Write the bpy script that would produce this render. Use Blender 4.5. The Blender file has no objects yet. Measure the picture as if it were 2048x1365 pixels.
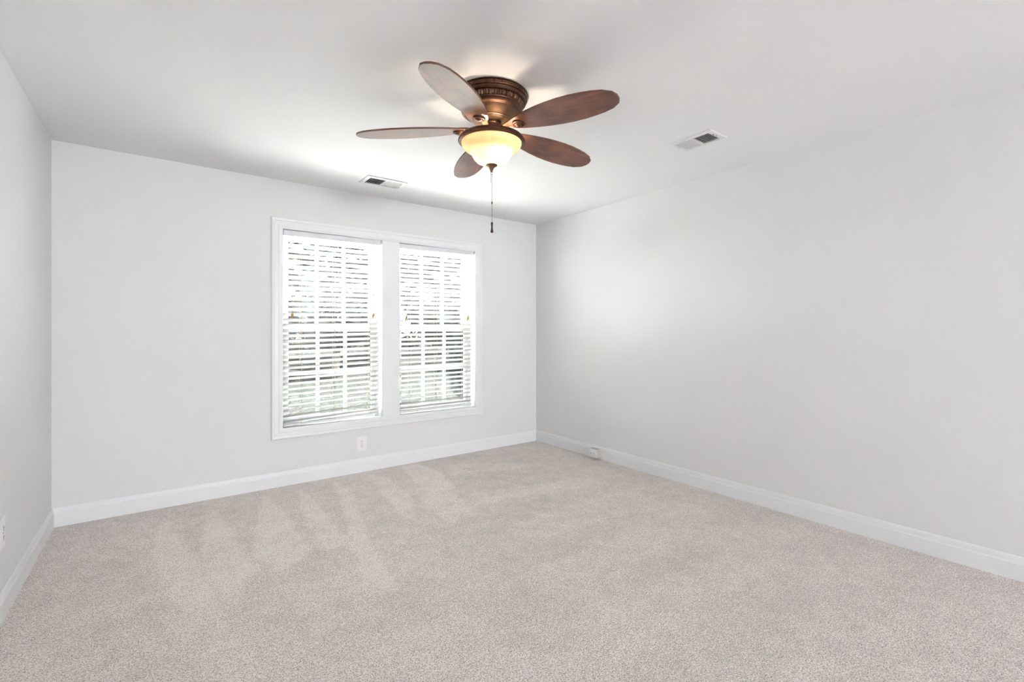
import bpy, bmesh, math, random
from mathutils import Vector, Matrix, noise

scene = bpy.context.scene
COL = scene.collection
PI = math.pi

# ------------------------------------------------------------------ camera, sky, lights, exposure
CAM_H = 1.2343
cam_data = bpy.data.cameras.new('camera')
cam_data.sensor_width = 36.0
cam_data.lens = 36.0 * 941.9 / 2048.0
cam_data.shift_y = -19.2 / 2048.0
cam_data.clip_start = 0.02
cam = bpy.data.objects.new('camera', cam_data)
cam.location = (0, 0, CAM_H)
cam.rotation_euler = (PI / 2, 0, -math.radians(36.77))
COL.objects.link(cam)
scene.camera = cam

world = bpy.data.worlds.new('overcast_sky')
scene.world = world
world.use_nodes = True
bgn = world.node_tree.nodes['Background']
bgn.inputs['Color'].default_value = (0.94, 0.968, 1.015, 1)
bgn.inputs['Strength'].default_value = 24.0

# hazy sun outdoors, high over the roof from behind the house
sun_d = bpy.data.lights.new('sun', 'SUN')
sun_d.energy = 150.0
sun_d.angle = math.radians(6)
sun_d.color = (1.0, 0.96, 0.9)
sun = bpy.data.objects.new('sun', sun_d)
sun.rotation_euler = (math.radians(25), 0, math.radians(-25))
COL.objects.link(sun)

# sky portals: guide the sky's own light through the two windows and the added rear opening
for loc, pw, ph, rot in (((1.195, 4.303, 1.258), 0.80, 1.58, (-90, 0, 0)), ((2.18, 4.303, 1.258), 0.80, 1.58, (-90, 0, 0)),
                         ((1.45, -7.69, 0.95), 1.4, 1.1, (90, 0, 0))):
    pd = bpy.data.lights.new('sky_portal', 'AREA')
    pd.shape = 'RECTANGLE'
    pd.size, pd.size_y = pw, ph
    pd.cycles.is_portal = True
    po = bpy.data.objects.new('sky_portal', pd)
    po.location = loc
    po.rotation_euler = [math.radians(v) for v in rot]   # faces into the room
    COL.objects.link(po)

scene.view_settings.view_transform = 'Standard'
scene.view_settings.look = 'None'
scene.view_settings.gamma = 1.0
scene.view_settings.use_curve_mapping = False
scene.view_settings.exposure = 1.53
scene.cycles.caustics_reflective = False
scene.cycles.caustics_refractive = False

# ------------------------------------------------------------------ room constants
XL, XR, YB, YR, H = -0.5474, 3.4107, 4.1084, -7.5, 2.44
WT = 0.20                                  # wall thickness
WX0, WX1, WZ0, WZ1 = 0.785, 2.591, 0.462, 2.055   # cased window opening
MX0, MX1 = 1.604, 1.769                    # centre mullion panel

# ------------------------------------------------------------------ materials
def new_mat(name):
    m = bpy.data.materials.new(name)
    m.use_nodes = True
    nt = m.node_tree
    b = nt.nodes['Principled BSDF']
    return m, nt, b

def N(nt, typ, **kw):
    n = nt.nodes.new(typ)
    for k, v in kw.items():
        setattr(n, k, v)
    return n

def simple(name, col, rough=0.5, metal=0.0, spec=0.5, bump=0.0, scale=60.0):
    m, nt, b = new_mat(name)
    b.inputs['Base Color'].default_value = (*col, 1)
    b.inputs['Roughness'].default_value = rough
    b.inputs['Metallic'].default_value = metal
    b.inputs['Specular IOR Level'].default_value = spec
    if bump:
        tc = N(nt, 'ShaderNodeTexCoord')
        nz = N(nt, 'ShaderNodeTexNoise')
        nz.inputs['Scale'].default_value = scale
        nz.inputs['Detail'].default_value = 4
        bp = N(nt, 'ShaderNodeBump')
        bp.inputs['Strength'].default_value = bump
        bp.inputs['Distance'].default_value = 0.001
        nt.links.new(tc.outputs['Object'], nz.inputs['Vector'])
        nt.links.new(nz.outputs['Fac'], bp.inputs['Height'])
        nt.links.new(bp.outputs['Normal'], b.inputs['Normal'])
    return m

M_WALL = simple('wall_paint', (0.845, 0.845, 0.843), 0.65, spec=0.25, bump=0.12, scale=220)
M_CEIL = simple('ceiling_paint', (0.92, 0.92, 0.925), 0.8, spec=0.15, bump=0.10, scale=160)
M_TRIM = simple('trim_paint', (0.90, 0.905, 0.915), 0.35, spec=0.5)
M_VINYL = simple('white_vinyl', (0.66, 0.665, 0.67), 0.35)
M_HEADRAIL = simple('headrail_enamel', (0.80, 0.80, 0.83), 0.4)
M_PLATE = simple('outlet_plastic', (0.93, 0.93, 0.92), 0.3)
M_CREAM = simple('ivory_plastic', (0.58, 0.57, 0.52), 0.35)
M_SLOT = simple('slot_dark', (0.03, 0.03, 0.03), 0.7)
M_CORD = simple('cord_cotton', (0.50, 0.40, 0.29), 0.9)
M_TASSEL = simple('tassel_wood', (0.42, 0.21, 0.03), 0.45)
M_VENT = simple('vent_enamel', (0.84, 0.84, 0.83), 0.45)
M_DUCT = simple('duct_dark', (0.02, 0.018, 0.016), 0.8)
M_CHAIN = simple('chain_metal', (0.16, 0.15, 0.14), 0.4, metal=0.7)
M_FOB = simple('fob_wood', (0.05, 0.017, 0.012), 0.35)
M_SCREW = simple('screw_metal', (0.35, 0.35, 0.35), 0.4, metal=0.8)

def bronze(name, c1, c2, rough, metal=0.75):
    m, nt, b = new_mat(name)
    tc = N(nt, 'ShaderNodeTexCoord')
    nz = N(nt, 'ShaderNodeTexNoise')
    nz.inputs['Scale'].default_value = 35
    nz.inputs['Detail'].default_value = 6
    mix = N(nt, 'ShaderNodeMix', data_type='RGBA')
    mix.inputs[6].default_value = (*c1, 1)
    mix.inputs[7].default_value = (*c2, 1)
    nt.links.new(tc.outputs['Object'], nz.inputs['Vector'])
    nt.links.new(nz.outputs['Fac'], mix.inputs[0])
    nt.links.new(mix.outputs[2], b.inputs['Base Color'])
    b.inputs['Metallic'].default_value = metal
    b.inputs['Roughness'].default_value = rough
    return m

M_BRONZE = bronze('aged_bronze', (0.055, 0.024, 0.013), (0.15, 0.07, 0.038), 0.42)
M_BRONZE_LT = bronze('rubbed_bronze', (0.14, 0.082, 0.050), (0.22, 0.135, 0.082), 0.42, 0.85)

def blade_mat():
    m, nt, b = new_mat('walnut_blade')
    tc = N(nt, 'ShaderNodeTexCoord')
    mp = N(nt, 'ShaderNodeMapping')
    mp.inputs['Scale'].default_value = (3.0, 26.0, 3.0)
    nz = N(nt, 'ShaderNodeTexNoise')
    nz.inputs['Scale'].default_value = 2.2
    nz.inputs['Detail'].default_value = 8
    nz.inputs['Roughness'].default_value = 0.6
    big = N(nt, 'ShaderNodeTexNoise')
    big.inputs['Scale'].default_value = 7
    big.inputs['Detail'].default_value = 3
    ad = N(nt, 'ShaderNodeMath', operation='ADD')
    ml = N(nt, 'ShaderNodeMath', operation='MULTIPLY')
    ml.inputs[1].default_value = 0.5
    cr = N(nt, 'ShaderNodeValToRGB')
    cr.color_ramp.elements[0].position = 0.34
    cr.color_ramp.elements[0].color = (0.050, 0.015, 0.008, 1)
    cr.color_ramp.elements[1].position = 0.66
    cr.color_ramp.elements[1].color = (0.25, 0.083, 0.040, 1)
    nt.links.new(tc.outputs['Object'], mp.inputs['Vector'])
    nt.links.new(mp.outputs['Vector'], nz.inputs['Vector'])
    nt.links.new(tc.outputs['Object'], big.inputs['Vector'])
    nt.links.new(nz.outputs['Fac'], ad.inputs[0])
    nt.links.new(big.outputs['Fac'], ad.inputs[1])
    nt.links.new(ad.outputs[0], ml.inputs[0])
    nt.links.new(ml.outputs[0], cr.inputs['Fac'])
    nt.links.new(cr.outputs['Color'], b.inputs['Base Color'])
    b.inputs['Roughness'].default_value = 0.36
    b.inputs['Specular IOR Level'].default_value = 0.8
    return m
M_BLADE = blade_mat()

def glass_bowl_mat():
    m, nt, b = new_mat('amber_alabaster_glass')
    nt.nodes.remove(b)
    out = nt.nodes['Material Output']
    tc = N(nt, 'ShaderNodeTexCoord')
    nz = N(nt, 'ShaderNodeTexNoise')
    nz.inputs['Scale'].default_value = 28
    nz.inputs['Detail'].default_value = 5
    cr = N(nt, 'ShaderNodeValToRGB')
    cr.color_ramp.elements[0].color = (0.74, 0.53, 0.33, 1)
    cr.color_ramp.elements[1].color = (0.82, 0.70, 0.55, 1)
    tr = N(nt, 'ShaderNodeBsdfTranslucent')
    df = N(nt, 'ShaderNodeBsdfDiffuse')
    gl = N(nt, 'ShaderNodeBsdfGlossy')
    gl.inputs['Roughness'].default_value = 0.2
    m1 = N(nt, 'ShaderNodeMixShader')
    m1.inputs[0].default_value = 0.72
    m2 = N(nt, 'ShaderNodeMixShader')
    m2.inputs[0].default_value = 0.05
    L = nt.links.new
    L(tc.outputs['Object'], nz.inputs['Vector'])
    L(nz.outputs['Fac'], cr.inputs['Fac'])
    L(cr.outputs['Color'], tr.inputs['Color'])
    L(cr.outputs['Color'], df.inputs['Color'])
    L(df.outputs[0], m1.inputs[1])
    L(tr.outputs[0], m1.inputs[2])
    L(m1.outputs[0], m2.inputs[1])
    L(gl.outputs[0], m2.inputs[2])
    L(m2.outputs[0], out.inputs['Surface'])
    return m
M_BOWL = glass_bowl_mat()

def emit(name, col, s):
    m, nt, b = new_mat(name)
    b.inputs['Base Color'].default_value = (0.9, 0.9, 0.9, 1)
    b.inputs['Emission Color'].default_value = (*col, 1)
    b.inputs['Emission Strength'].default_value = s
    return m
M_BULB = emit('lit_bulb', (1.0, 0.86, 0.68), 85.0)

def slat_mat():
    m, nt, b = new_mat('white_faux_wood_slat')
    out = nt.nodes['Material Output']
    b.inputs['Base Color'].default_value = (0.46, 0.452, 0.43, 1)
    b.inputs['Roughness'].default_value = 0.4
    tr = N(nt, 'ShaderNodeBsdfTranslucent')
    tr.inputs['Color'].default_value = (0.9, 0.87, 0.8, 1)
    mx = N(nt, 'ShaderNodeMixShader')
    mx.inputs[0].default_value = 0.025
    nt.links.new(b.outputs[0], mx.inputs[1])
    nt.links.new(tr.outputs[0], mx.inputs[2])
    nt.links.new(mx.outputs[0], out.inputs['Surface'])
    return m
M_SLAT = slat_mat()
M_RAIL = simple('blind_bottom_rail', (0.84, 0.83, 0.80), 0.4)

def pane_mat():
    m, nt, b = new_mat('window_glass')
    nt.nodes.remove(b)
    out = nt.nodes['Material Output']
    tr = N(nt, 'ShaderNodeBsdfTransparent')
    tr.inputs['Color'].default_value = (0.95, 0.97, 0.96, 1)
    gl = N(nt, 'ShaderNodeBsdfGlossy')
    gl.inputs['Roughness'].default_value = 0.02
    mx = N(nt, 'ShaderNodeMixShader')
    mx.inputs[0].default_value = 0.06
    nt.links.new(tr.outputs[0], mx.inputs[1])
    nt.links.new(gl.outputs[0], mx.inputs[2])
    nt.links.new(mx.outputs[0], out.inputs['Surface'])
    return m
M_PANE = pane_mat()

def screen_mat():
    m, nt, b = new_mat('insect_screen_mesh')
    out = nt.nodes['Material Output']
    b.inputs['Specular IOR Level'].default_value = 0.0
    b.inputs['Base Color'].default_value = (0.012, 0.013, 0.013, 1)
    b.inputs['Roughness'].default_value = 0.6
    tc = N(nt, 'ShaderNodeTexCoord')
    nz = N(nt, 'ShaderNodeTexNoise')
    nz.inputs['Scale'].default_value = 130
    nz.inputs['Detail'].default_value = 1
    rng = N(nt, 'ShaderNodeMapRange')
    rng.inputs[1].default_value = 0.35
    rng.inputs[2].default_value = 0.65
    rng.inputs[3].default_value = 0.22
    rng.inputs[4].default_value = 0.62
    tr = N(nt, 'ShaderNodeBsdfTransparent')
    mx = N(nt, 'ShaderNodeMixShader')
    nt.links.new(tc.outputs['Object'], nz.inputs['Vector'])
    nt.links.new(nz.outputs['Fac'], rng.inputs[0])
    nt.links.new(rng.outputs[0], mx.inputs[0])
    nt.links.new(tr.outputs[0], mx.inputs[1])
    nt.links.new(b.outputs[0], mx.inputs[2])
    nt.links.new(mx.outputs[0], out.inputs['Surface'])
    return m
M_SCREEN = screen_mat()

def carpet_mat():
    m, nt, b = new_mat('beige_cut_pile_carpet')
    L = nt.links.new
    tc = N(nt, 'ShaderNodeTexCoord')
    tuft = N(nt, 'ShaderNodeTexVoronoi')
    tuft.inputs['Scale'].default_value = 210
    fine = N(nt, 'ShaderNodeTexNoise')
    fine.inputs['Scale'].default_value = 210
    fine.inputs['Detail'].default_value = 3
    blot = N(nt, 'ShaderNodeTexNoise')
    blot.inputs['Scale'].default_value = 9
    blot.inputs['Detail'].default_value = 6
    L(tc.outputs['Object'], tuft.inputs['Vector'])
    L(tc.outputs['Object'], fine.inputs['Vector'])
    L(tc.outputs['Object'], blot.inputs['Vector'])
    # yarn colour: flecked beige
    cr = N(nt, 'ShaderNodeValToRGB')
    e = cr.color_ramp.elements
    e[0].position = 0.34
    e[0].color = (0.30, 0.245, 0.225, 1)
    e[1].position = 0.60
    e[1].color = (0.96, 0.90, 0.87, 1)
    mid = cr.color_ramp.elements.new(0.44)
    mid.color = (0.815, 0.725, 0.67, 1)
    L(fine.outputs['Fac'], cr.inputs['Fac'])
    # brushed pile: where the vacuum has laid the pile over it shows its paler flank; the left side also carries painted light
    at = N(nt, 'ShaderNodeAttribute', attribute_name='pile_lay_and_light')
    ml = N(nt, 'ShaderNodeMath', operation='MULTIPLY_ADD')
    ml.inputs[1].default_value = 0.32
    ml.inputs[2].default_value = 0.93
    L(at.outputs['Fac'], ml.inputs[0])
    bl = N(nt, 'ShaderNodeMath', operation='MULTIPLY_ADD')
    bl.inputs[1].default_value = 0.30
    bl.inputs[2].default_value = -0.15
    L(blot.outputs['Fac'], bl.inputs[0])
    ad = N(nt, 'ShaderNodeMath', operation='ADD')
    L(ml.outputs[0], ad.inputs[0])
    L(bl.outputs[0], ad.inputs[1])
    sep = N(nt, 'ShaderNodeSeparateColor')
    L(tuft.outputs['Color'], sep.inputs[0])
    tv = N(nt, 'ShaderNodeMath', operation='MULTIPLY_ADD')   # every tuft has its own tone
    tv.inputs[1].default_value = 0.46
    tv.inputs[2].default_value = 0.80
    L(sep.outputs[0], tv.inputs[0])
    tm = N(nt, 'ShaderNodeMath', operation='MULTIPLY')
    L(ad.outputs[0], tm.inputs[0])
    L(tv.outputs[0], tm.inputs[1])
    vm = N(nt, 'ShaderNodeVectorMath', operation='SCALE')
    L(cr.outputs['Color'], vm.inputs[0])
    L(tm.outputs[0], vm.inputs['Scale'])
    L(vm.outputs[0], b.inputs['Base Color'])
    b.inputs['Roughness'].default_value = 1.0
    b.inputs['Specular IOR Level'].default_value = 0.05
    b.inputs['Sheen Weight'].default_value = 0.15
    b.inputs['Sheen Roughness'].default_value = 0.6
    h1 = N(nt, 'ShaderNodeMath', operation='SUBTRACT')
    L(fine.outputs['Fac'], h1.inputs[0])
    L(tuft.outputs['Distance'], h1.inputs[1])
    bp = N(nt, 'ShaderNodeBump')
    bp.inputs['Strength'].default_value = 0.7
    bp.inputs['Distance'].default_value = 0.003
    L(h1.outputs[0], bp.inputs['Height'])
    L(bp.outputs['Normal'], b.inputs['Normal'])
    return m
M_CARPET = carpet_mat()

def foliage(name, c1, c2):
    m, nt, b = new_mat(name)
    tc = N(nt, 'ShaderNodeTexCoord')
    nz = N(nt, 'ShaderNodeTexNoise')
    nz.inputs['Scale'].default_value = 3
    nz.inputs['Detail'].default_value = 6
    mix = N(nt, 'ShaderNodeMix', data_type='RGBA')
    mix.inputs[6].default_value = (*c1, 1)
    mix.inputs[7].default_value = (*c2, 1)
    nt.links.new(tc.outputs['Object'], nz.inputs['Vector'])
    nt.links.new(nz.outputs['Fac'], mix.inputs[0])
    nt.links.new(mix.outputs[2], b.inputs['Base Color'])
    b.inputs['Roughness'].default_value = 0.9
    b.inputs['Specular IOR Level'].default_value = 0.0
    return m
M_LEAF = foliage('leaf_grey_green', (0.016, 0.019, 0.017), (0.038, 0.041, 0.038))
M_HEDGE = foliage('leaf_dark_olive', (0.007, 0.007, 0.005), (0.014, 0.014, 0.011))
M_CONIFER = foliage('leaf_dark_teal', (0.0025, 0.0045, 0.0045), (0.006, 0.009, 0.009))
M_BARK = simple('bark', (0.09, 0.075, 0.06), 0.9)
M_PATIO = simple('pale_concrete', (0.55, 0.54, 0.51), 0.9, bump=0.2, scale=30)
M_GROUND = foliage('lawn', (0.005, 0.0058, 0.0052), (0.0135, 0.0143, 0.0133))

# ------------------------------------------------------------------ geometry helpers
def obj(name, bm, mat, parent=None, smooth=False, loc=None):
    me = bpy.data.meshes.new(name)
    bmesh.ops.recalc_face_normals(bm, faces=bm.faces)
    bm.to_mesh(me)
    bm.free()
    me.materials.append(mat)
    if smooth:
        for p in me.polygons:
            p.use_smooth = True
    o = bpy.data.objects.new(name, me)
    COL.objects.link(o)
    if parent:
        o.parent = parent
    if loc:
        o.location = loc
    return o

def auto_smooth(o, deg=35):
    me = o.data
    bm = bmesh.new()
    bm.from_mesh(me)
    for e in bm.edges:
        if len(e.link_faces) == 2 and e.calc_face_angle(0) > math.radians(deg):
            e.smooth = False
    for f in bm.faces:
        f.smooth = True
    bm.to_mesh(me)
    bm.free()

def box(bm, x0, x1, y0, y1, z0, z1, bevel=0.0, M=None):
    r = bmesh.ops.create_cube(bm, size=1.0)
    vs = r['verts']
    for v in vs:
        v.co = Vector(((x0 + x1) / 2 + v.co.x * (x1 - x0), (y0 + y1) / 2 + v.co.y * (y1 - y0),
                       (z0 + z1) / 2 + v.co.z * (z1 - z0)))
    if bevel:
        es = list({e for v in vs for e in v.link_edges})
        rr = bmesh.ops.bevel(bm, geom=es, offset=bevel, segments=2, profile=0.5, affect='EDGES')
        vs = list({v for f in rr['faces'] for v in f.verts} | {v for v in vs if v.is_valid})
    if M:
        for v in vs:
            v.co = M @ v.co
    return vs

def lathe(bm, prof, seg=64, mod=None, cap0=False, cap1=False):
    rings = []
    for r, z in prof:
        ring = []
        for k in range(seg):
            a = 2 * PI * k / seg
            rr = r * (1 + (mod(a, z) if mod else 0))
            ring.append(bm.verts.new((rr * math.cos(a), rr * math.sin(a), z)))
        rings.append(ring)
    for a, b in zip(rings, rings[1:]):
        for k in range(seg):
            bm.faces.new((a[k], a[(k + 1) % seg], b[(k + 1) % seg], b[k]))
    if cap0:
        bm.faces.new(rings[0][::-1])
    if cap1:
        bm.faces.new(rings[-1])
    return rings

def tube(bm, pts, r, seg=8, cap=True):
    pts = [Vector(p) for p in pts]
    rings = []
    for i, p in enumerate(pts):
        d = (pts[min(i + 1, len(pts) - 1)] - pts[max(i - 1, 0)]).normalized()
        up = Vector((0, 0, 1)) if abs(d.z) < 0.9 else Vector((1, 0, 0))
        s = d.cross(up).normalized()
        t = s.cross(d)
        rad = r[i] if isinstance(r, (list, tuple)) else r
        rings.append([bm.verts.new(p + (s * math.cos(2 * PI * k / seg) + t * math.sin(2 * PI * k / seg)) * rad)
                      for k in range(seg)])
    for a, b in zip(rings, rings[1:]):
        for k in range(seg):
            bm.faces.new((a[k], a[(k + 1) % seg], b[(k + 1) % seg], b[k]))
    if cap:
        bm.faces.new(rings[0][::-1])
        bm.faces.new(rings[-1])

def ball(bm, c, r, u=10, v=6, sz=1.0):
    res = bmesh.ops.create_uvsphere(bm, u_segments=u, v_segments=v, radius=r)
    for w in res['verts']:
        w.co = Vector((c[0] + w.co.x, c[1] + w.co.y, c[2] + w.co.z * sz))

def empty(name, loc=(0, 0, 0), rot=(0, 0, 0)):
    o = bpy.data.objects.new(name, None)
    o.empty_display_size = 0.1
    COL.objects.link(o)
    o.location = loc
    o.rotation_euler = rot
    return o

def tag(o, label, cat, group=None):
    o['label'] = label
    o['category'] = cat
    if group:
        o['group'] = group
    return o

def struct(o, label=None):
    o['kind'] = 'structure'
    if label:
        o['label'] = label
    return o

def copy_tree(o, parent=None):
    c = o.copy()
    COL.objects.link(c)
    if parent:
        c.parent = parent
    for ch in list(o.children):
        copy_tree(ch, c)
    return c

# ------------------------------------------------------------------ room shell
# carpet with vacuum marks (pile direction) and painted light on the left in one attribute
WEDGES = [
    (1.00, [(0.02, 3.76), (-0.03, 3.29), (0.02, 2.88), (0.11, 2.5), (0.2, 2.4), (0.16, 2.99)]),
    (1.00, [(0.29, 3.84), (0.2, 3.21), (0.21, 2.82), (0.25, 2.46), (0.29, 2.49), (0.35, 2.72), (0.39, 2.75), (0.34, 3.41)]),
    (0.95, [(0.63, 3.92), (0.49, 3.29), (0.43, 2.89), (0.5, 2.67), (0.61, 2.73), (0.67, 2.86), (0.67, 3.35)]),
    (0.95, [(0.86, 3.91), (0.79, 3.37), (0.74, 2.75), (0.87, 2.79), (0.87, 3.1), (0.9, 3.64)]),
    (0.85, [(1.15, 3.94), (1.03, 3.3), (0.88, 2.74), (0.84, 2.18), (0.9, 2.14), (0.96, 2.64), (1.03, 3.0), (1.17, 3.66)]),
    (0.80, [(1.44, 3.97), (1.37, 3.49), (1.31, 3.03), (1.34, 2.85), (1.47, 3.22), (1.53, 3.77)]),
    (0.90, [(1.76, 4.03), (1.70, 3.62), (1.66, 3.2), (1.86, 3.27), (1.95, 3.62), (1.91, 4.03)]),
    (0.55, [(1.62, 3.4), (1.50, 3.01), (1.52, 2.7), (1.74, 2.80), (1.78, 3.18)]),
    (0.40, [(0.05, 2.48), (0.16, 2.50), (0.32, 1.9), (0.20, 1.85)]),
    (0.45, [(-0.46, 2.62), (-0.36, 2.60), (-0.30, 2.2), (-0.46, 2.2)]),
    (0.40, [(0.50, 2.45), (0.60, 2.48), (0.62, 2.1), (0.52, 2.05)]),
    (0.35, [(0.70, 2.30), (0.80, 2.30), (0.80, 1.95), (0.72, 1.98)]),
    (0.45, [(2.1, 3.85), (2.2, 3.8), (2.75, 3.45), (2.55, 3.35), (2.0, 3.55)]),
    (0.40, [(1.9, 3.05), (2.9, 2.78), (2.9, 2.6), (1.85, 2.85)]),
    (0.35, [(1.75, 2.4), (2.95, 2.42), (2.95, 2.15), (1.75, 2.1)]),
    (0.32, [(1.5, 1.85), (3.0, 1.95), (3.1, 1.72), (1.5, 1.55)]),
    (0.28, [(1.4, 1.45), (2.8, 1.35), (2.8, 1.15), (1.4, 1.2)]),
]

def poly_sd(poly, x, y):
    # signed distance to polygon (positive inside)
    n = len(poly)
    inside = False
    dmin = 9.0
    for i in range(n):
        x0, y0 = poly[i]
        x1, y1 = poly[(i + 1) % n]
        if (y0 > y) != (y1 > y) and x < (x1 - x0) * (y - y0) / (y1 - y0) + x0:
            inside = not inside
        ex, ey = x1 - x0, y1 - y0
        t = max(0, min(1, ((x - x0) * ex + (y - y0) * ey) / (ex * ex + ey * ey)))
        dmin = min(dmin, math.hypot(x - x0 - t * ex, y - y0 - t * ey))
    return dmin if inside else -dmin

def pile_lay_and_light(x, y):
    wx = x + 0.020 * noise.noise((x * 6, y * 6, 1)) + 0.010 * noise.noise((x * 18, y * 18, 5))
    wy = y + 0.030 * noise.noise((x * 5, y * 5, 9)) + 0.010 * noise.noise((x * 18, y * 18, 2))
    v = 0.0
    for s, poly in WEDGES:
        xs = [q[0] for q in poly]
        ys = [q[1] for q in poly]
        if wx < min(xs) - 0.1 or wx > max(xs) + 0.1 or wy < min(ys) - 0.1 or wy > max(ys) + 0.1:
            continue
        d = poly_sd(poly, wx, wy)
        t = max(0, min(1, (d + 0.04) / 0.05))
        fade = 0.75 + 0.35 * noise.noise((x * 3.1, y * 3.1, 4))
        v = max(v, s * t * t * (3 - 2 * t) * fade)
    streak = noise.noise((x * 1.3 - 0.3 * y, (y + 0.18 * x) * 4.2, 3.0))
    # left half painted paler, partly nap, partly standing in for brighter light there
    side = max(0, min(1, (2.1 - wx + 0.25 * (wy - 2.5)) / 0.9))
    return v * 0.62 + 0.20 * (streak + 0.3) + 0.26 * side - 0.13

def build_floor():
    nx, ny = 190, 560
    x0, x1, y0, y1 = XL - 0.1, XR + 0.1, YR - 0.1, YB + 0.1
    verts, faces, val = [], [], []
    for j in range(ny + 1):
        for i in range(nx + 1):
            x = x0 + (x1 - x0) * i / nx
            y = y0 + (y1 - y0) * j / ny
            verts.append((x, y, 0.0))
            val.append(pile_lay_and_light(x, y) if y > 0 else 0.1)
    w = nx + 1
    for j in range(ny):
        for i in range(nx):
            a = j * w + i
            faces.append((a, a + 1, a + 1 + w, a + w))
    # skirt and underside give the floor its thickness
    b = len(verts)
    for x, y in ((x0, y0), (x1, y0), (x1, y1), (x0, y1)):
        verts.append((x, y, -0.12))
        val.append(0.0)
    faces.append((b + 3, b + 2, b + 1, b))
    low = list(range(0, w))
    rgt = [j * w + nx for j in range(ny + 1)]
    top = [ny * w + i for i in range(nx, -1, -1)]
    lft = [j * w for j in range(ny, -1, -1)]
    for k, loop in enumerate((low, rgt, top, lft)):
        faces.append(tuple(loop[::-1]) + (b + k, b + (k + 1) % 4))
    me = bpy.data.meshes.new('floor')
    me.from_pydata(verts, [], faces)
    at = me.attributes.new('pile_lay_and_light', 'FLOAT', 'POINT')
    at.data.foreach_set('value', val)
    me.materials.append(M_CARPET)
    o = bpy.data.objects.new('floor', me)
    COL.objects.link(o)
    struct(o, 'beige cut-pile carpet with pale vacuum marks')
build_floor()

bm = bmesh.new()
box(bm, XL - WT, XR + WT, YR - WT, YB + WT, H, H + 0.15)
struct(obj('ceiling', bm, M_CEIL))
bm = bmesh.new()
box(bm, XL - WT, XL, YR - WT, YB + WT, -0.12, H)
struct(obj('wall_left', bm, M_WALL))
bm = bmesh.new()
box(bm, XR, XR + WT, YR - WT, YB + WT, -0.12, H)
struct(obj('wall_right', bm, M_WALL))

def wall_hole(name, y0, y1, hx0, hx1, hz0, hz1):
    bm = bmesh.new()
    box(bm, XL, hx0, y0, y1, -0.12, H)
    box(bm, hx1, XR, y0, y1, -0.12, H)
    if hz0 > 0:
        box(bm, hx0, hx1, y0, y1, -0.12, hz0)
    box(bm, hx0, hx1, y0, y1, hz1, H)
    struct(obj(name, bm, M_WALL))
wall_hole('wall_back', YB, YB + WT, WX0 - 0.015, WX1 + 0.015, WZ0 - 0.015, WZ1 + 0.015)
wall_hole('wall_rear', YR - WT, YR, 0.75, 2.15, 0.4, 1.5)   # unseen opening added for fill daylight, room lengthened to even its falloff

# baseboards: moulded profile swept along each wall
BP = [(0, 0), (0.014, 0), (0.014, 0.080), (0.0125, 0.084), (0.009, 0.087), (0.008, 0.104), (0.006, 0.114), (0.003, 0.119), (0, 0.119)]
def baseboard(name, p0, p1, nrm, m0=True, m1=True):
    d = Vector((p1[0] - p0[0], p1[1] - p0[1], 0)).normalized()
    n = Vector((nrm[0], nrm[1], 0))
    bm = bmesh.new()
    A, B = [], []
    for t, z in BP:
        A.append(bm.verts.new(Vector((p0[0], p0[1], z)) + n * t + d * (t if m0 else 0)))
        B.append(bm.verts.new(Vector((p1[0], p1[1], z)) + n * t - d * (t if m1 else 0)))
    k = len(BP)
    for i in range(k):
        bm.faces.new((A[i], A[(i + 1) % k], B[(i + 1) % k], B[i]))
    bm.faces.new(A)
    bm.faces.new(B[::-1])
    struct(obj(name, bm, M_TRIM))
baseboard('baseboard_left', (XL, YR), (XL, YB), (1, 0))
baseboard('baseboard_back', (XL, YB), (XR, YB), (0, -1))
baseboard('baseboard_right', (XR, YB), (XR, YR), (-1, 0))
baseboard('baseboard_rear', (XR, YR), (XL, YR), (0, 1))

# ------------------------------------------------------------------ window casing, mullion, jambs
CP = [(0.0, 0.0), (0.0, 0.009), (0.004, 0.012), (0.012, 0.012), (0.016, 0.016), (0.030, 0.0165), (0.034, 0.014), (0.060, 0.014),
      (0.063, 0.019), (0.076, 0.021), (0.082, 0.019), (0.085, 0.015), (0.085, 0.0)]
bm = bmesh.new()
loops = []
for t, d in CP:
    loops.append([bm.verts.new((x, YB - d, z)) for x, z in
                  ((WX0 - t, WZ0 - t), (WX1 + t, WZ0 - t), (WX1 + t, WZ1 + t), (WX0 - t, WZ1 + t))])
for a, b in zip(loops, loops[1:]):
    for k in range(4):
        bm.faces.new((a[k], a[(k + 1) % 4], b[(k + 1) % 4], b[k]))
struct(obj('trim_1', bm, M_TRIM), 'white moulded casing around the double window')

bm = bmesh.new()
box(bm, MX0, MX1, YB - 0.008, YB + 0.16, WZ0, WZ1)
box(bm, MX0, MX0 + 0.012, YB - 0.011, YB - 0.008, WZ0, WZ1, 0.001)
box(bm, MX1 - 0.012, MX1, YB - 0.011, YB - 0.008, WZ0, WZ1, 0.001)
struct(obj('trim_2', bm, M_TRIM), 'flat white panel between the two windows')

bm = bmesh.new()   # jamb liner
JT = 0.015
box(bm, WX0 - JT, WX0, YB, YB + 0.19, WZ0 - JT, WZ1 + JT)
box(bm, WX1, WX1 + JT, YB, YB + 0.19, WZ0 - JT, WZ1 + JT)
box(bm, WX0, WX1, YB, YB + 0.19, WZ1, WZ1 + JT)
box(bm, WX0, WX1, YB, YB + 0.19, WZ0 - JT, WZ0)
struct(obj('trim_3', bm, M_TRIM), 'white jamb lining inside the window opening')

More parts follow.
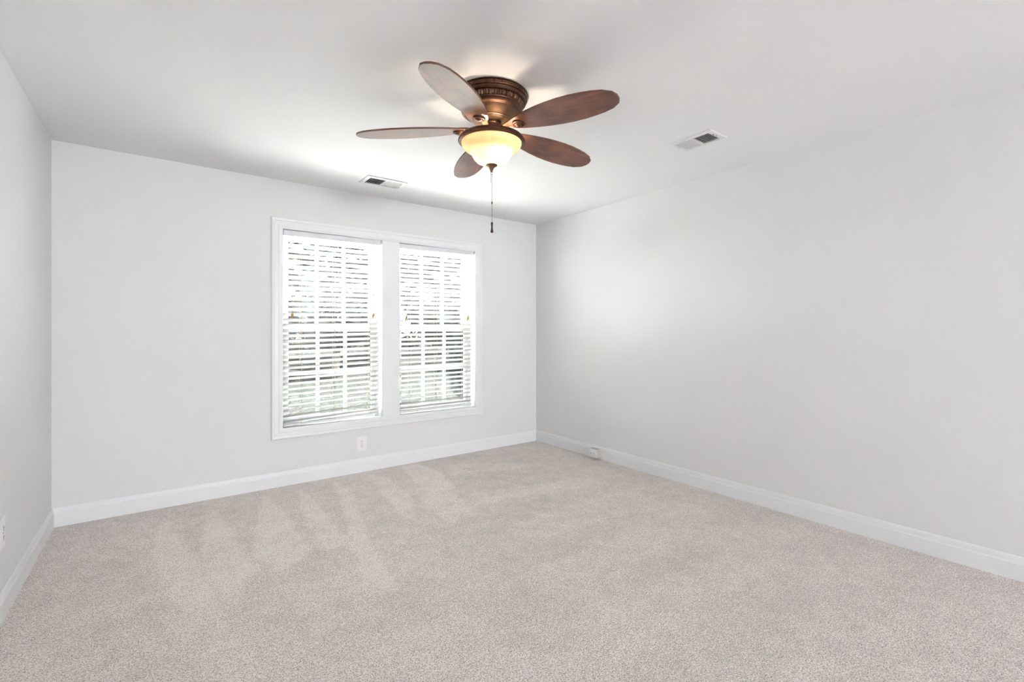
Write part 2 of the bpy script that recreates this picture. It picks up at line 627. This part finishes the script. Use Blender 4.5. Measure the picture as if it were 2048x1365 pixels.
def sash(name, parent, x0, x1, z0, z1, y, rails):
    """frame bars, muntins and pane; rails = (stile, bottom rail, top rail)"""
    st, rb, rt = rails
    d = 0.016
    bm = bmesh.new()
    box(bm, x0, x0 + st, y - d, y + d, z0, z1)
    box(bm, x1 - st, x1, y - d, y + d, z0, z1)
    box(bm, x0 + st, x1 - st, y - d, y + d, z0, z0 + rb)
    box(bm, x0 + st, x1 - st, y - d, y + d, z1 - rt, z1)
    s = obj(name, bm, M_VINYL, parent)
    gx0, gx1, gz0, gz1 = x0 + st, x1 - st, z0 + rb, z1 - rt
    bm = bmesh.new()
    for k in (1, 2):
        xm = gx0 + (gx1 - gx0) * k / 3
        box(bm, xm - 0.013, xm + 0.013, y - 0.010, y + 0.010, gz0, gz1)
    zm = (gz0 + gz1) / 2
    box(bm, gx0, gx1, y - 0.0095, y + 0.0095, zm - 0.013, zm + 0.013)
    obj('muntin_grid', bm, M_VINYL, s)
    bm = bmesh.new()
    box(bm, gx0 - 0.003, gx1 + 0.003, y + 0.011, y + 0.0145, gz0 - 0.003, gz1 + 0.003)
    obj('glass_pane', bm, M_PANE, s)
    return s

def window(name, x0, x1, label):
    w = struct(empty(name, ((x0 + x1) / 2, YB + 0.12, WZ0)), label)
    ox, oy, oz = w.location
    r = lambda: None
    kids = []
    # frame with side tracks
    bm = bmesh.new()
    for (a, b, ya, yb) in ((x0, x0 + 0.020, 0.085, 0.185), (x1 - 0.020, x1, 0.085, 0.185),
                           (x0 + 0.020, x0 + 0.028, 0.121, 0.128), (x1 - 0.028, x1 - 0.020, 0.121, 0.128),
                           (x0 + 0.020, x0 + 0.028, 0.085, 0.092), (x1 - 0.028, x1 - 0.020, 0.085, 0.092)):
        box(bm, a, b, YB + ya, YB + yb, WZ0, WZ1)
    box(bm, x0 + 0.020, x1 - 0.020, YB + 0.085, YB + 0.185, WZ0, WZ0 + 0.018)
    box(bm, x0 + 0.020, x1 - 0.020, YB + 0.085, YB + 0.185, WZ1 - 0.018, WZ1)
    kids.append(obj('window_frame', bm, M_VINYL, w))
    kids.append(sash('lower_sash', w, x0 + 0.022, x1 - 0.022, WZ0 + 0.019, 1.285, YB + 0.107, (0.040, 0.046, 0.052)))
    kids.append(sash('upper_sash', w, x0 + 0.022, x1 - 0.022, 1.248, WZ1 - 0.019, YB + 0.146, (0.044, 0.046, 0.046)))
    bm = bmesh.new()
    box(bm, x0 + 0.02, x1 - 0.02, YB + 0.172, YB + 0.173, WZ0 + 0.02, 1.28)
    kids.append(obj('insect_screen', bm, M_SCREEN, w))
    bm = bmesh.new()   # sash lock on the meeting rail
    xm = (x0 + x1) / 2
    box(bm, xm - 0.028, xm + 0.028, YB + 0.095, YB + 0.119, 1.285, 1.294, 0.002)
    box(bm, xm - 0.010, xm + 0.034, YB + 0.102, YB + 0.112, 1.294, 1.304, 0.002)
    kids.append(obj('sash_lock', bm, M_VINYL, w))
    for k in kids:
        k.location = (-ox, -oy, -oz)
window('window_1', WX0, MX0, 'left white double-hung window with grid panes')
window('window_2', MX1, WX1, 'right white double-hung window with grid panes')

# ------------------------------------------------------------------ blinds
def blind(name, x0, x1, hr0, hr1, br0, br1, label, ladders, tassels, hr_h):
    """slat blind; hr0/hr1 = headrail underside height at the two ends, br0/br1 = bottom rail height"""
    root = tag(empty(name, ((x0 + x1) / 2, YB + 0.034, (hr0 + hr1) / 2)), label, 'blind', 'white slatted blinds in the double window')
    ox, oy, oz = root.location
    YC = 0.0
    def Z(x, a, b):
        return a + (b - a) * (x + ox - x0) / (x1 - x0) - oz
    h0, h1 = x0 - ox, x1 - ox
    # headrail: U-shaped steel channel with end caps
    bm = bmesh.new()
    vs = box(bm, h0, h1 + 0.022, YC - 0.027, YC + 0.027, 0, hr_h, 0.002)
    for v in vs:
        v.co.z += Z(v.co.x, hr0, hr1)
    obj('headrail', bm, M_HEADRAIL, root)
    # slats
    n = 35
    top0, top1 = hr0 - 0.030, hr1 - 0.030
    bot0, bot1 = br0 + 0.030, br1 + 0.030
    tilt = math.radians(27)
    bm = bmesh.new()
    for i in range(n):
        f = i / (n - 1)
        za = top0 + (bot0 - top0) * f
        zb = top1 + (bot1 - top1) * f
        jit = random.uniform(-1, 1) * math.radians(1.2)
        prof = []
        for s in range(5):
            u = -0.025 + 0.05 * s / 4
            crown = 0.0022 * (1 - (u / 0.025) ** 2)
            for th in (0,):
                prof.append((u, crown))
        t = tilt + jit
        pts = []
        for u, c in prof:
            pts.append((u * math.cos(t) + c * math.sin(t), -u * math.sin(t) + c * math.cos(t)))
        low = []
        for u, c in prof[::-1]:
            c2 = c - 0.0028
            low.append((u * math.cos(t) + c2 * math.sin(t), -u * math.sin(t) + c2 * math.cos(t)))
        ring = pts + low
        A = [bm.verts.new((h0, YC + py, za - oz + pz)) for py, pz in ring]
        B = [bm.verts.new((h1, YC + py, zb - oz + pz)) for py, pz in ring]
        k = len(ring)
        for q in range(k):
            bm.faces.new((A[q], A[(q + 1) % k], B[(q + 1) % k], B[q]))
        bm.faces.new(A[::-1])
        bm.faces.new(B)
    s = obj('slats', bm, M_SLAT, root)
    # bottom rail
    bm = bmesh.new()
    vs = box(bm, h0, h1, YC - 0.025, YC + 0.025, -0.008, 0.008, 0.003)
    for v in vs:
        v.co.z += Z(v.co.x, br0, br1)
    rail = obj('bottom_rail', bm, M_RAIL, root)
    for lx in ladders:
        bm = bmesh.new()
        xx = lx - ox
        box(bm, xx - 0.005, xx + 0.005, YC - 0.006, YC + 0.006, Z(xx, br0, br1) - 0.011, Z(xx, br0, br1) - 0.0075, 0.001)
        obj('cord_button', bm, M_CORD, rail)
    # ladder cords
    for lx in ladders:
        bm = bmesh.new()
        xx = lx - ox
        for yy in (-0.0265, 0.0265):
            tube(bm, [(xx, YC + yy, Z(xx, hr0, hr1) - 0.001), (xx, YC + yy, Z(xx, br0, br1))], 0.0010, 5)
        tube(bm, [(xx + 0.012, YC, Z(xx, hr0, hr1)), (xx + 0.012, YC, Z(xx, br0, br1))], 0.0011, 5)
        for i in range(n):
            f = i / (n - 1)
            zz = (top0 + (bot0 - top0) * f) + ((top1 - top0) + ((bot1 - top1) - (bot0 - top0)) * f) * (lx - x0) / (x1 - x0) - oz - 0.0035
            tube(bm, [(xx, YC - 0.0265, zz + 0.0265 * math.tan(tilt)), (xx, YC + 0.0265, zz - 0.0265 * math.tan(tilt))], 0.0006, 4)
        obj('ladder_cord', bm, M_CORD, root)
    # pull cords with turned wooden tassels, hanging in front of the slats
    for (tx, tz) in tassels:
        xx = tx - ox
        bm = bmesh.new()
        tube(bm, [(xx - 0.004, YC - 0.031, Z(xx, hr0, hr1) + 0.004), (xx - 0.001, YC - 0.033, tz + 0.03 - oz)], 0.0011, 5)
        tube(bm, [(xx + 0.006, YC - 0.031, Z(xx, hr0, hr1) + 0.004), (xx + 0.004, YC - 0.033, tz + 0.04 - oz)], 0.0011, 5)
        c = obj('pull_cord', bm, M_CORD, root)
        for (dx, dz) in ((-0.001, 0.0), (0.009, 0.012)):
            bm = bmesh.new()
            lathe(bm, [(0.0018, 0.034), (0.0045, 0.030), (0.0035, 0.024), (0.0065, 0.012), (0.0075, 0.004), (0.0055, 0.0)], 12, None, True, True)
            o = obj('tassel', bm, M_TASSEL, c, True, (xx + dx, YC - 0.0335, tz + dz - 0.017 - oz))
    return root

random.seed(4)
blind('window_blind', WX0 + 0.008, MX0 - 0.032, 2.008, 2.012, 0.474, 0.505,
      'white slatted blind in the left, larger window opening', [0.925, 1.19, 1.50], [(0.852, 1.362), (1.522, 1.372)], 0.043)
blind('window_blind', MX1 + 0.006, WX1 - 0.030, 2.006, 2.018, 0.486, 0.492,
      'white slatted blind in the right window nearer the room corner', [1.885, 2.16, 2.47], [(1.835, 1.353), (2.505, 1.362)], 0.043)

# ------------------------------------------------------------------ ceiling fan
FX, FY = 1.360, 1.995
fan = tag(empty('ceiling_fan', (FX, FY, H)),
          'bronze flush-mount ceiling fan with five walnut blades and lit amber bowl', 'ceiling fan')
def zz(z):
    return z - H

# motor housing
bm = bmesh.new()
lathe(bm, [(0.0, zz(2.4395)), (0.186, zz(2.4395)), (0.187, zz(2.435)), (0.182, zz(2.433)), (0.181, zz(2.421)), (0.184, zz(2.419)),
           (0.183, zz(2.416)), (0.176, zz(2.414)), (0.175, zz(2.405)), (0.177, zz(2.402)), (0.174, zz(2.399)), (0.160, zz(2.398))], 96)
for k in range(30):
    a = 2 * PI * k / 30
    ball(bm, (0.1805 * math.cos(a), 0.1805 * math.sin(a), zz(2.427)), 0.0052, 8, 6)
h = obj('motor_housing', bm, M_BRONZE, fan)
auto_smooth(h)
bm = bmesh.new()
def leaf(a, z):
    k = 26
    w = abs(math.sin(a * k / 2))
    return 0.035 * (w ** 0.5) + 0.012 * math.sin(a * k * 3) - 0.03
lathe(bm, [(0.158, zz(2.3985)), (0.165, zz(2.396)), (0.165, zz(2.390)), (0.162, zz(2.381)), (0.158, zz(2.374)), (0.150, zz(2.371))], 416, leaf)
auto_smooth(obj('leaf_band', bm, M_BRONZE, h), 40)
bm = bmesh.new()
lathe(bm, [(0.148, zz(2.375)), (0.156, zz(2.374)), (0.160, zz(2.370)), (0.159, zz(2.366)), (0.153, zz(2.362)), (0.151, zz(2.358)),
           (0.154, zz(2.355)), (0.152, zz(2.351)), (0.145, zz(2.348)), (0.139, zz(2.345))], 96)
auto_smooth(obj('trim_ring', bm, M_BRONZE, h))
bm = bmesh.new()
lathe(bm, [(0.139, zz(2.3485)), (0.133, zz(2.342)), (0.119, zz(2.331)), (0.105, zz(2.320)), (0.099, zz(2.3145)), (0.099, zz(2.311)),
           (0.093, zz(2.309)), (0.092, zz(2.305)), (0.084, zz(2.303)), (0.074, zz(2.302)), (0.0, zz(2.302))], 96)
auto_smooth(obj('housing_cone', bm, M_BRONZE_LT, h))

# switch housing column beneath the motor
bm = bmesh.new()
lathe(bm, [(0.0, zz(2.303)), (0.050, zz(2.3025)), (0.050, zz(2.292)), (0.046, zz(2.288)), (0.046, zz(2.230)), (0.050, zz(2.226)), (0.050, zz(2.190)),
           (0.030, zz(2.186)), (0.0, zz(2.186))], 48)
auto_smooth(obj('switch_housing', bm, M_BRONZE, fan))

# blades
def blade_outline():
    half = [(0.118, 0.012), (0.124, 0.025), (0.138, 0.036), (0.165, 0.046), (0.20, 0.056), (0.25, 0.069), (0.31, 0.081), (0.37, 0.089), (0.43, 0.093),
            (0.49, 0.0925), (0.545, 0.087), (0.590, 0.080), (0.640, 0.067), (0.678, 0.040), (0.690, 0.014)]
    up = [(x, w) for x, w in half]
    return up + [(x, -w) for x, w in half[::-1]]

def make_blade(az):
    bm = bmesh.new()
    T = 0.0085
    ol = blade_outline()
    top = [bm.verts.new((x, y, T / 2)) for x, y in ol]
    bot = [bm.verts.new((x, y, -T / 2)) for x, y in ol]
    n = len(ol)
    for k in range(n):
        bm.faces.new((top[k], top[(k + 1) % n], bot[(k + 1) % n], bot[k]))
    bm.faces.new(top)
    bm.faces.new(bot[::-1])
    es = [e for e in bm.edges if abs(e.verts[0].co.z - e.verts[1].co.z) < 1e-6]
    bmesh.ops.bevel(bm, geom=es, offset=0.0012, segments=1, affect='EDGES')
    b = obj('blade', bm, M_BLADE, fan)
    zb = zz(2.262)
    b.location = (0, 0, zb + 0.17 * math.tan(math.radians(2.6)))
    b.rotation_euler = (math.radians(-9.3), math.radians(2.6), az)
    # turned medallion covering the bracket screws, under the root
    bm = bmesh.new()
    lathe(bm, [(0.030, 0.0), (0.030, -0.006), (0.028, -0.009), (0.024, -0.010), (0.0225, -0.007), (0.0205, -0.007), (0.019, -0.012),
               (0.014, -0.015), (0.012, -0.0145), (0.010, -0.017), (0.005, -0.0185), (0.0, -0.0188)], 40)
    m = obj('medallion', bm, M_BRONZE, b, False, (0.168, 0, -T / 2 + 0.0005))
    auto_smooth(m, 30)
    # blade iron: flat bracket from the motor out over the blade root
    bm = bmesh.new()
    prof = [(0.050, 0.016, -0.004), (0.080, 0.015, -0.006), (0.105, 0.017, 0.002), (0.122, 0.024, 0.0040), (0.150, 0.030, 0.0040), (0.185, 0.028, 0.0040), (0.205, 0.012, 0.0040)]
    L, R, L2, R2 = [], [], [], []
    for x, w, z in prof:
        L.append(bm.verts.new((x, w, z)))
        R.append(bm.verts.new((x, -w, z)))
        L2.append(bm.verts.new((x, w, z + 0.005)))
        R2.append(bm.verts.new((x, -w, z + 0.005)))
    for i in range(len(prof) - 1):
        bm.faces.new((L[i], L[i + 1], R[i + 1], R[i]))
        bm.faces.new((L2[i], R2[i], R2[i + 1], L2[i + 1]))
        bm.faces.new((L[i], L2[i], L2[i + 1], L[i + 1]))
        bm.faces.new((R[i], R[i + 1], R2[i + 1], R2[i]))
    bm.faces.new((L[0], R[0], R2[0], L2[0]))
    bm.faces.new((L[-1], L2[-1], R2[-1], R[-1]))
    obj('blade_bracket', bm, M_BRONZE_LT, b)

for k in range(5):
    make_blade(math.radians(215.46 + 72 * k))

# light kit: open ring with beaded edge carried on three arms
bm = bmesh.new()
lathe(bm, [(0.150, zz(2.206)), (0.150, zz(2.222)), (0.154, zz(2.226)), (0.160, zz(2.224)), (0.166, zz(2.218)), (0.168, zz(2.212)), (0.1675, zz(2.204)),
           (0.163, zz(2.199)), (0.157, zz(2.197)), (0.153, zz(2.199)), (0.150, zz(2.206))], 120)
for k in range(84):
    a = 2 * PI * k / 84
    ball(bm, (0.1675 * math.cos(a), 0.1675 * math.sin(a), zz(2.2065)), 0.0036, 7, 5)
for k in range(3):
    a = 2 * PI * k / 3 + 0.9
    c, s_ = math.cos(a), math.sin(a)
    tube(bm, [(0.045 * c, 0.045 * s_, zz(2.197)), (0.10 * c, 0.10 * s_, zz(2.203)), (0.152 * c, 0.152 * s_, zz(2.212))], 0.004, 8)
ring = obj('light_kit_ring', bm, M_BRONZE, fan)
auto_smooth(ring)
bm = bmesh.new()   # bell-shaped bowl, with wall thickness
BO = [(0.154, 2.203), (0.1535, 2.193), (0.150, 2.183), (0.141, 2.171), (0.127, 2.161), (0.113, 2.153), (0.104, 2.144), (0.098, 2.132), (0.0895, 2.117), (0.077, 2.104),
      (0.058, 2.0945), (0.038, 2.0895), (0.018, 2.088), (0.008, 2.0875)]
prof = [(r, zz(z)) for r, z in BO] + [(max(0.008, r - 0.004), zz(z + 0.004)) for r, z in BO[::-1]]
lathe(bm, prof + [prof[0]], 96)
bowl = obj('glass_bowl', bm, M_BOWL, fan, True)
bm = bmesh.new()   # finial holding the bowl
lathe(bm, [(0.004, zz(2.0865)), (0.030, zz(2.0870)), (0.031, zz(2.0845)), (0.028, zz(2.082)), (0.018, zz(2.0785)), (0.013, zz(2.072)), (0.0105, zz(2.066)), (0.0075, zz(2.061)),
           (0.006, zz(2.054)), (0.0045, zz(2.050)), (0.0, zz(2.0495))], 32)
fin = obj('finial', bm, M_BRONZE_LT, fan)
auto_smooth(fin)
bm = bmesh.new()   # threaded rod through the bowl
tube(bm, [(0, 0, zz(2.19)), (0, 0, zz(2.085))], 0.005, 12)
obj('centre_rod', bm, M_BRONZE_LT, fan, True)
for a in (math.radians(287), math.radians(107)):
    bm = bmesh.new()
    c, s_ = math.cos(a), math.sin(a)
    ball(bm, (0.066 * c, 0.066 * s_, zz(2.140)), 0.020, 20, 12, 1.0)
    bulb = obj('light_bulb', bm, M_BULB, fan, True)
    bm = bmesh.new()
    tube(bm, [(0.046 * c, 0.046 * s_, zz(2.182)), (0.056 * c, 0.056 * s_, zz(2.154))], 0.012, 14)
    obj('lamp_socket', bm, M_CREAM, bulb)

# pull chain
bm = bmesh.new()
CHX = 0.0025
z = 2.036
while z > 1.796:
    ball(bm, (CHX, 0, zz(z)), 0.0016, 6, 4)
    z -= 0.0042
tube(bm, [(CHX, 0, zz(2.040)), (CHX, 0, zz(1.79))], 0.0006, 5)
z = 2.036
while z > 1.995:
    ball(bm, (CHX - 0.0055, 0.001, zz(z)), 0.0016, 6, 4)
    z -= 0.0042
chain = obj('pull_chain', bm, M_CHAIN, fan)
bm = bmesh.new()   # split ring under the finial
pts = [(0.0005 + 0.0045 * math.sin(2 * PI * k / 20), 0, zz(2.0445) + 0.0075 * math.cos(2 * PI * k / 20)) for k in range(21)]
tube(bm, pts, 0.0009, 6, False)
obj('chain_ring', bm, M_BRONZE, chain)
bm = bmesh.new()
lathe(bm, [(0.001, zz(1.900)), (0.0032, zz(1.898)), (0.0034, zz(1.889)), (0.001, zz(1.887))], 12, None, True, True)
obj('chain_coupling', bm, M_FOB, chain, True, (CHX, 0, 0))
bm = bmesh.new()
lathe(bm, [(0.0015, zz(1.795)), (0.0055, zz(1.792)), (0.0062, zz(1.787)), (0.0048, zz(1.780)), (0.0045, zz(1.765)), (0.0058, zz(1.755)), (0.0075, zz(1.748)), (0.0072, zz(1.742)),
           (0.004, zz(1.740))], 16, None, True, True)
obj('chain_fob', bm, M_FOB, chain, True, (CHX, 0, 0))

# ------------------------------------------------------------------ ceiling vents
def make_vent(loc, rotz, L, W, label):
    v = tag(empty('ceiling_vent', (loc[0], loc[1], H), (0, 0, rotz)), label, 'vent', 'white two-way ceiling vents')
    l, w = L / 2, W / 2
    il, iw = l - 0.030, w - 0.030
    bm = bmesh.new()   # stamped face plate with a sloping rim, a frame around two banks
    def ringq(pts_o, pts_i):
        for k in range(4):
            bm.faces.new((pts_o[k], pts_o[(k + 1) % 4], pts_i[(k + 1) % 4], pts_i[k]))
    def rect(a, b, z):
        return [bm.verts.new((x, y, z)) for x, y in ((-a, -b), (a, -b), (a, b), (-a, b))]
    r0 = rect(l, w, -0.0005)
    r1 = rect(l - 0.001, w - 0.001, -0.007)
    r2 = rect(l - 0.012, w - 0.012, -0.009)
    r3 = rect(il, iw, -0.009)
    r4 = rect(il, iw, -0.001)
    ringq(r0, r1)
    ringq(r1, r2)
    ringq(r2, r3)
    ringq(r3, r4)
    box(bm, -0.006, 0.006, -iw, iw, -0.009, -0.002)
    obj('face_plate', bm, M_VENT, v)
    bm = bmesh.new()
    box(bm, -il, il, -iw, iw, -0.0012, -0.0006)
    obj('duct_opening', bm, M_DUCT, v)
    for side in (-1, 1):
        bm = bmesh.new()
        nf = 9
        a0, a1 = (-il, -0.006) if side < 0 else (0.006, il)
        step = (a1 - a0) / nf
        for i in range(nf):
            xc = a0 + step * (i + 0.5)
            M = Matrix.Translation((xc, 0, -0.0053)) @ Matrix.Rotation(math.radians(90 - 38 * side if side > 0 else 90 + 38), 4, 'Y')
            # each fin leans outward, throwing the air away from the centre bar
            M = Matrix.Translation((xc, 0, -0.0050)) @ Matrix.Rotation(-side * math.radians(42), 4, 'Y')
            box(bm, -0.0004, 0.0004, -iw, iw, -0.0052, 0.0052, 0, M)
        obj('louver_bank', bm, M_VENT, v)
    for sx in (-1, 1):
        bm = bmesh.new()
        lathe(bm, [(0.0035, -0.0088), (0.0035, -0.0102), (0.0, -0.0108)], 12)
        obj('screw', bm, M_SCREW, v, False, (sx * (l - 0.021), 0.012 * sx, 0))
    bm = bmesh.new()   # damper lever
    box(bm, -0.0015, 0.0015, -0.010, 0.004, -0.016, -0.008, 0.0005)
    obj('damper_lever', bm, M_SCREW, v, False, (-(l - 0.020) if rotz else (l - 0.020), 0.030, 0))
    return v
make_vent((1.445, 3.667), 0.0, 0.325, 0.205, 'small white ceiling vent between the fan and the window wall')
make_vent((2.715, 1.680), math.radians(90), 0.285, 0.190, 'white ceiling vent with dark slots, near the bare right wall')

# ------------------------------------------------------------------ outlets
def receptacle(parent, c, u, n, w):
    """duplex receptacle face; c centre, u long axis, n outward normal, w short axis (Vectors)"""
    for s in (-1, 1):
        cc = c + u * (0.0195 * s)
        bm = bmesh.new()
        pts = []
        for k in range(24):
            a = 2 * PI * k / 24
            x = max(-0.0138, min(0.0138, 0.0172 * math.cos(a)))
            y = 0.0172 * math.sin(a)
            y = max(-0.0145, min(0.0145, y))
            pts.append((x, y))
        A = [bm.verts.new(cc + w * x + u * y + n * 0.0000) for x, y in pts]
        B = [bm.verts.new(cc + w * x + u * y + n * 0.0022) for x, y in pts]
        for k in range(24):
            bm.faces.new((A[k], A[(k + 1) % 24], B[(k + 1) % 24], B[k]))
        bm.faces.new(B)
        rec = obj('receptacle', bm, M_PLATE, parent)
        bm = bmesh.new()
        R = Matrix((w, u, n)).transposed().to_4x4()
        for dx, hh in ((-0.0063, 0.0042), (0.0063, 0.0036)):
            M = Matrix.Translation(cc + n * 0.0022 + w * dx + u * 0.003) @ R
            box(bm, -0.0013, 0.0013, -hh, hh, -0.0004, 0.0004, 0, M)
        M = Matrix.Translation(cc + n * 0.0022 - u * 0.0075) @ R
        box(bm, -0.0024, 0.0024, -0.0024, 0.0024, -0.0004, 0.0004, 0, M)
        obj('slot', bm, M_SLOT, rec)

def wall_outlet(loc, rotz, label, pw=0.088, ph=0.126):
    o = tag(empty('wall_outlet', loc, (0, 0, rotz)), label, 'outlet')
    bm = bmesh.new()   # local: wall is the plane y=0, room is -y
    box(bm, -pw / 2, pw / 2, -0.0062, 0, -ph / 2, ph / 2, 0.0028)
    obj('cover_plate', bm, M_PLATE, o)
    receptacle(o, Vector((0, -0.0062, 0)), Vector((0, 0, 1)), Vector((0, -1, 0)), Vector((1, 0, 0)))
    bm = bmesh.new()
    lathe(bm, [(0.0032, 0), (0.0032, 0.0012), (0, 0.0016)], 12)
    s = obj('screw', bm, M_SCREW, o, False, (0, -0.0062, 0))
    s.rotation_euler = (PI / 2, 0, 0)
wall_outlet((1.418, YB, 0.247), 0, 'white duplex outlet on the window wall, below the window')
wall_outlet((XL, 2.934, 0.366), PI / 2, 'white duplex outlet low on the left wall, cut by the photo edge', 0.086, 0.130)

bo = tag(empty('baseboard_outlet', (XR - 0.014, 3.1695, 0.022)),
         'white box outlet mounted on the right baseboard near the corner', 'outlet')
bm = bmesh.new()
box(bm, -0.055, 0.0, -0.0525, 0.0525, 0.0, 0.078, 0.004)
obj('outlet_box', bm, M_CREAM, bo)
bm = bmesh.new()
box(bm, -0.0605, -0.055, -0.0535, 0.0535, -0.001, 0.079, 0.0024)
obj('cover_plate', bm, M_PLATE, bo)
receptacle(bo, Vector((-0.0605, 0, 0.039)), Vector((0, 1, 0)), Vector((-1, 0, 0)), Vector((0, 0, 1)))

# ------------------------------------------------------------------ outdoors, seen through the slats
bm = bmesh.new()
box(bm, -40, 70, YB + WT + 0.02, 90, -0.5, -0.12)
struct(obj('ground', bm, M_GROUND), 'pale lawn outside the windows')

bm = bmesh.new()
box(bm, -6, 9, YB + WT + 0.02, 7.2, -0.119, -0.08)
struct(obj('patio', bm, M_PATIO), 'pale concrete patio outside the windows')

def crown(bm, c, rx, ry, rz, n, leaf, rng, cone=False):
    for _ in range(n):
        while True:
            p = Vector((rng.uniform(-1, 1), rng.uniform(-1, 1), rng.uniform(-1, 1)))
            if p.length <= 1 and p.length > 0.35:
                break
        if cone:
            k = (1 - (p.z + 1) / 2) ** 0.8
            p = Vector((p.x * k * 1.2, p.y * k * 1.2, p.z))
        q = Vector((c[0] + p.x * rx, c[1] + p.y * ry, c[2] + p.z * rz))
        R = Matrix.Rotation(rng.uniform(0, 6.28), 3, 'Z') @ Matrix.Rotation(rng.uniform(0, 3.14), 3, 'X')
        s = leaf * rng.uniform(0.6, 1.3)
        a = [q + R @ Vector(v) * s for v in ((-0.5, 0, 0), (0, -0.28, 0.05), (0.6, 0, 0), (0, 0.28, 0.05))]
        bm.faces.new([bm.verts.new(v) for v in a])

rng = random.Random(11)
def tree(name, loc, hgt, rx, trunk_h, n, leaf, mat, label, cone=False):
    t = tag(empty(name, loc), label, 'shrub' if 'shrub' in name else 'tree')
    bm = bmesh.new()
    tube(bm, [(0, 0, 0), (0.05, 0.02, trunk_h * 0.5), (0, 0, trunk_h + (hgt - trunk_h) * 0.6)], [0.10 * hgt / 5, 0.08 * hgt / 5, 0.03 * hgt / 5], 10)
    obj('trunk', bm, M_BARK, t)
    bm = bmesh.new()
    crown(bm, (0, 0, (trunk_h + hgt) / 2), rx, rx, (hgt - trunk_h) / 2, n, leaf, rng, cone)
    obj('foliage', bm, mat, t)
    return t
tree('evergreen_shrub', (4.55, 7.0, -0.12), 2.3, 0.75, 0.05, 6000, 0.10, M_CONIFER,
     'dark evergreen shrub outside, behind the right end of the right blind', True)
TREES = [((-2.2, 15.2), 6.4, 2.1, 'leftmost tree outside, behind the left edge of the left blind'),
         ((1.7, 13.6), 6.0, 1.85, 'nearest broad tree outside, behind the left half of the left blind'),
         ((5.0, 17.2), 6.9, 1.95, 'tree outside, behind the right half of the left blind'),
         ((8.3, 14.4), 6.2, 1.95, 'tree outside, behind the middle of the right blind'),
         ((12.8, 16.6), 6.7, 2.1, 'rightmost tree outside, behind the right end of the right blind'),
         ((0.2, 23.0), 9.5, 2.9, 'tall far tree outside, seen between the left two nearer trees'),
         ((6.6, 22.6), 9.3, 2.8, 'tall far tree outside, seen through the left blind near the mullion'),
         ((12.7, 23.2), 9.6, 2.9, 'tall far tree outside, seen through the left half of the right blind'),
         ((18.9, 22.8), 9.4, 2.9, 'tall far tree outside, seen through the right edge of the right blind')]
for (tx, ty), th, tr, lab in TREES:
    o = tree('leafy_tree', (tx, ty, -0.12), th, tr, 0.7, 19000, 0.30, M_LEAF, 'grey-green ' + lab)
    o['group'] = 'trees beyond the windows'
bm = bmesh.new()
for k in range(60):
    crown(bm, (-5 + k * 0.9, 38 + rng.uniform(-.4, .4), 0.75), 0.9, 0.8, 0.95 + rng.uniform(-.15, .2), 260, 0.28, rng)
hd = tag(obj('hedge', bm, M_HEDGE), 'low distant hedge outside, seen through the lower slats of both blinds', 'hedge')
hd['kind'] = 'stuff'
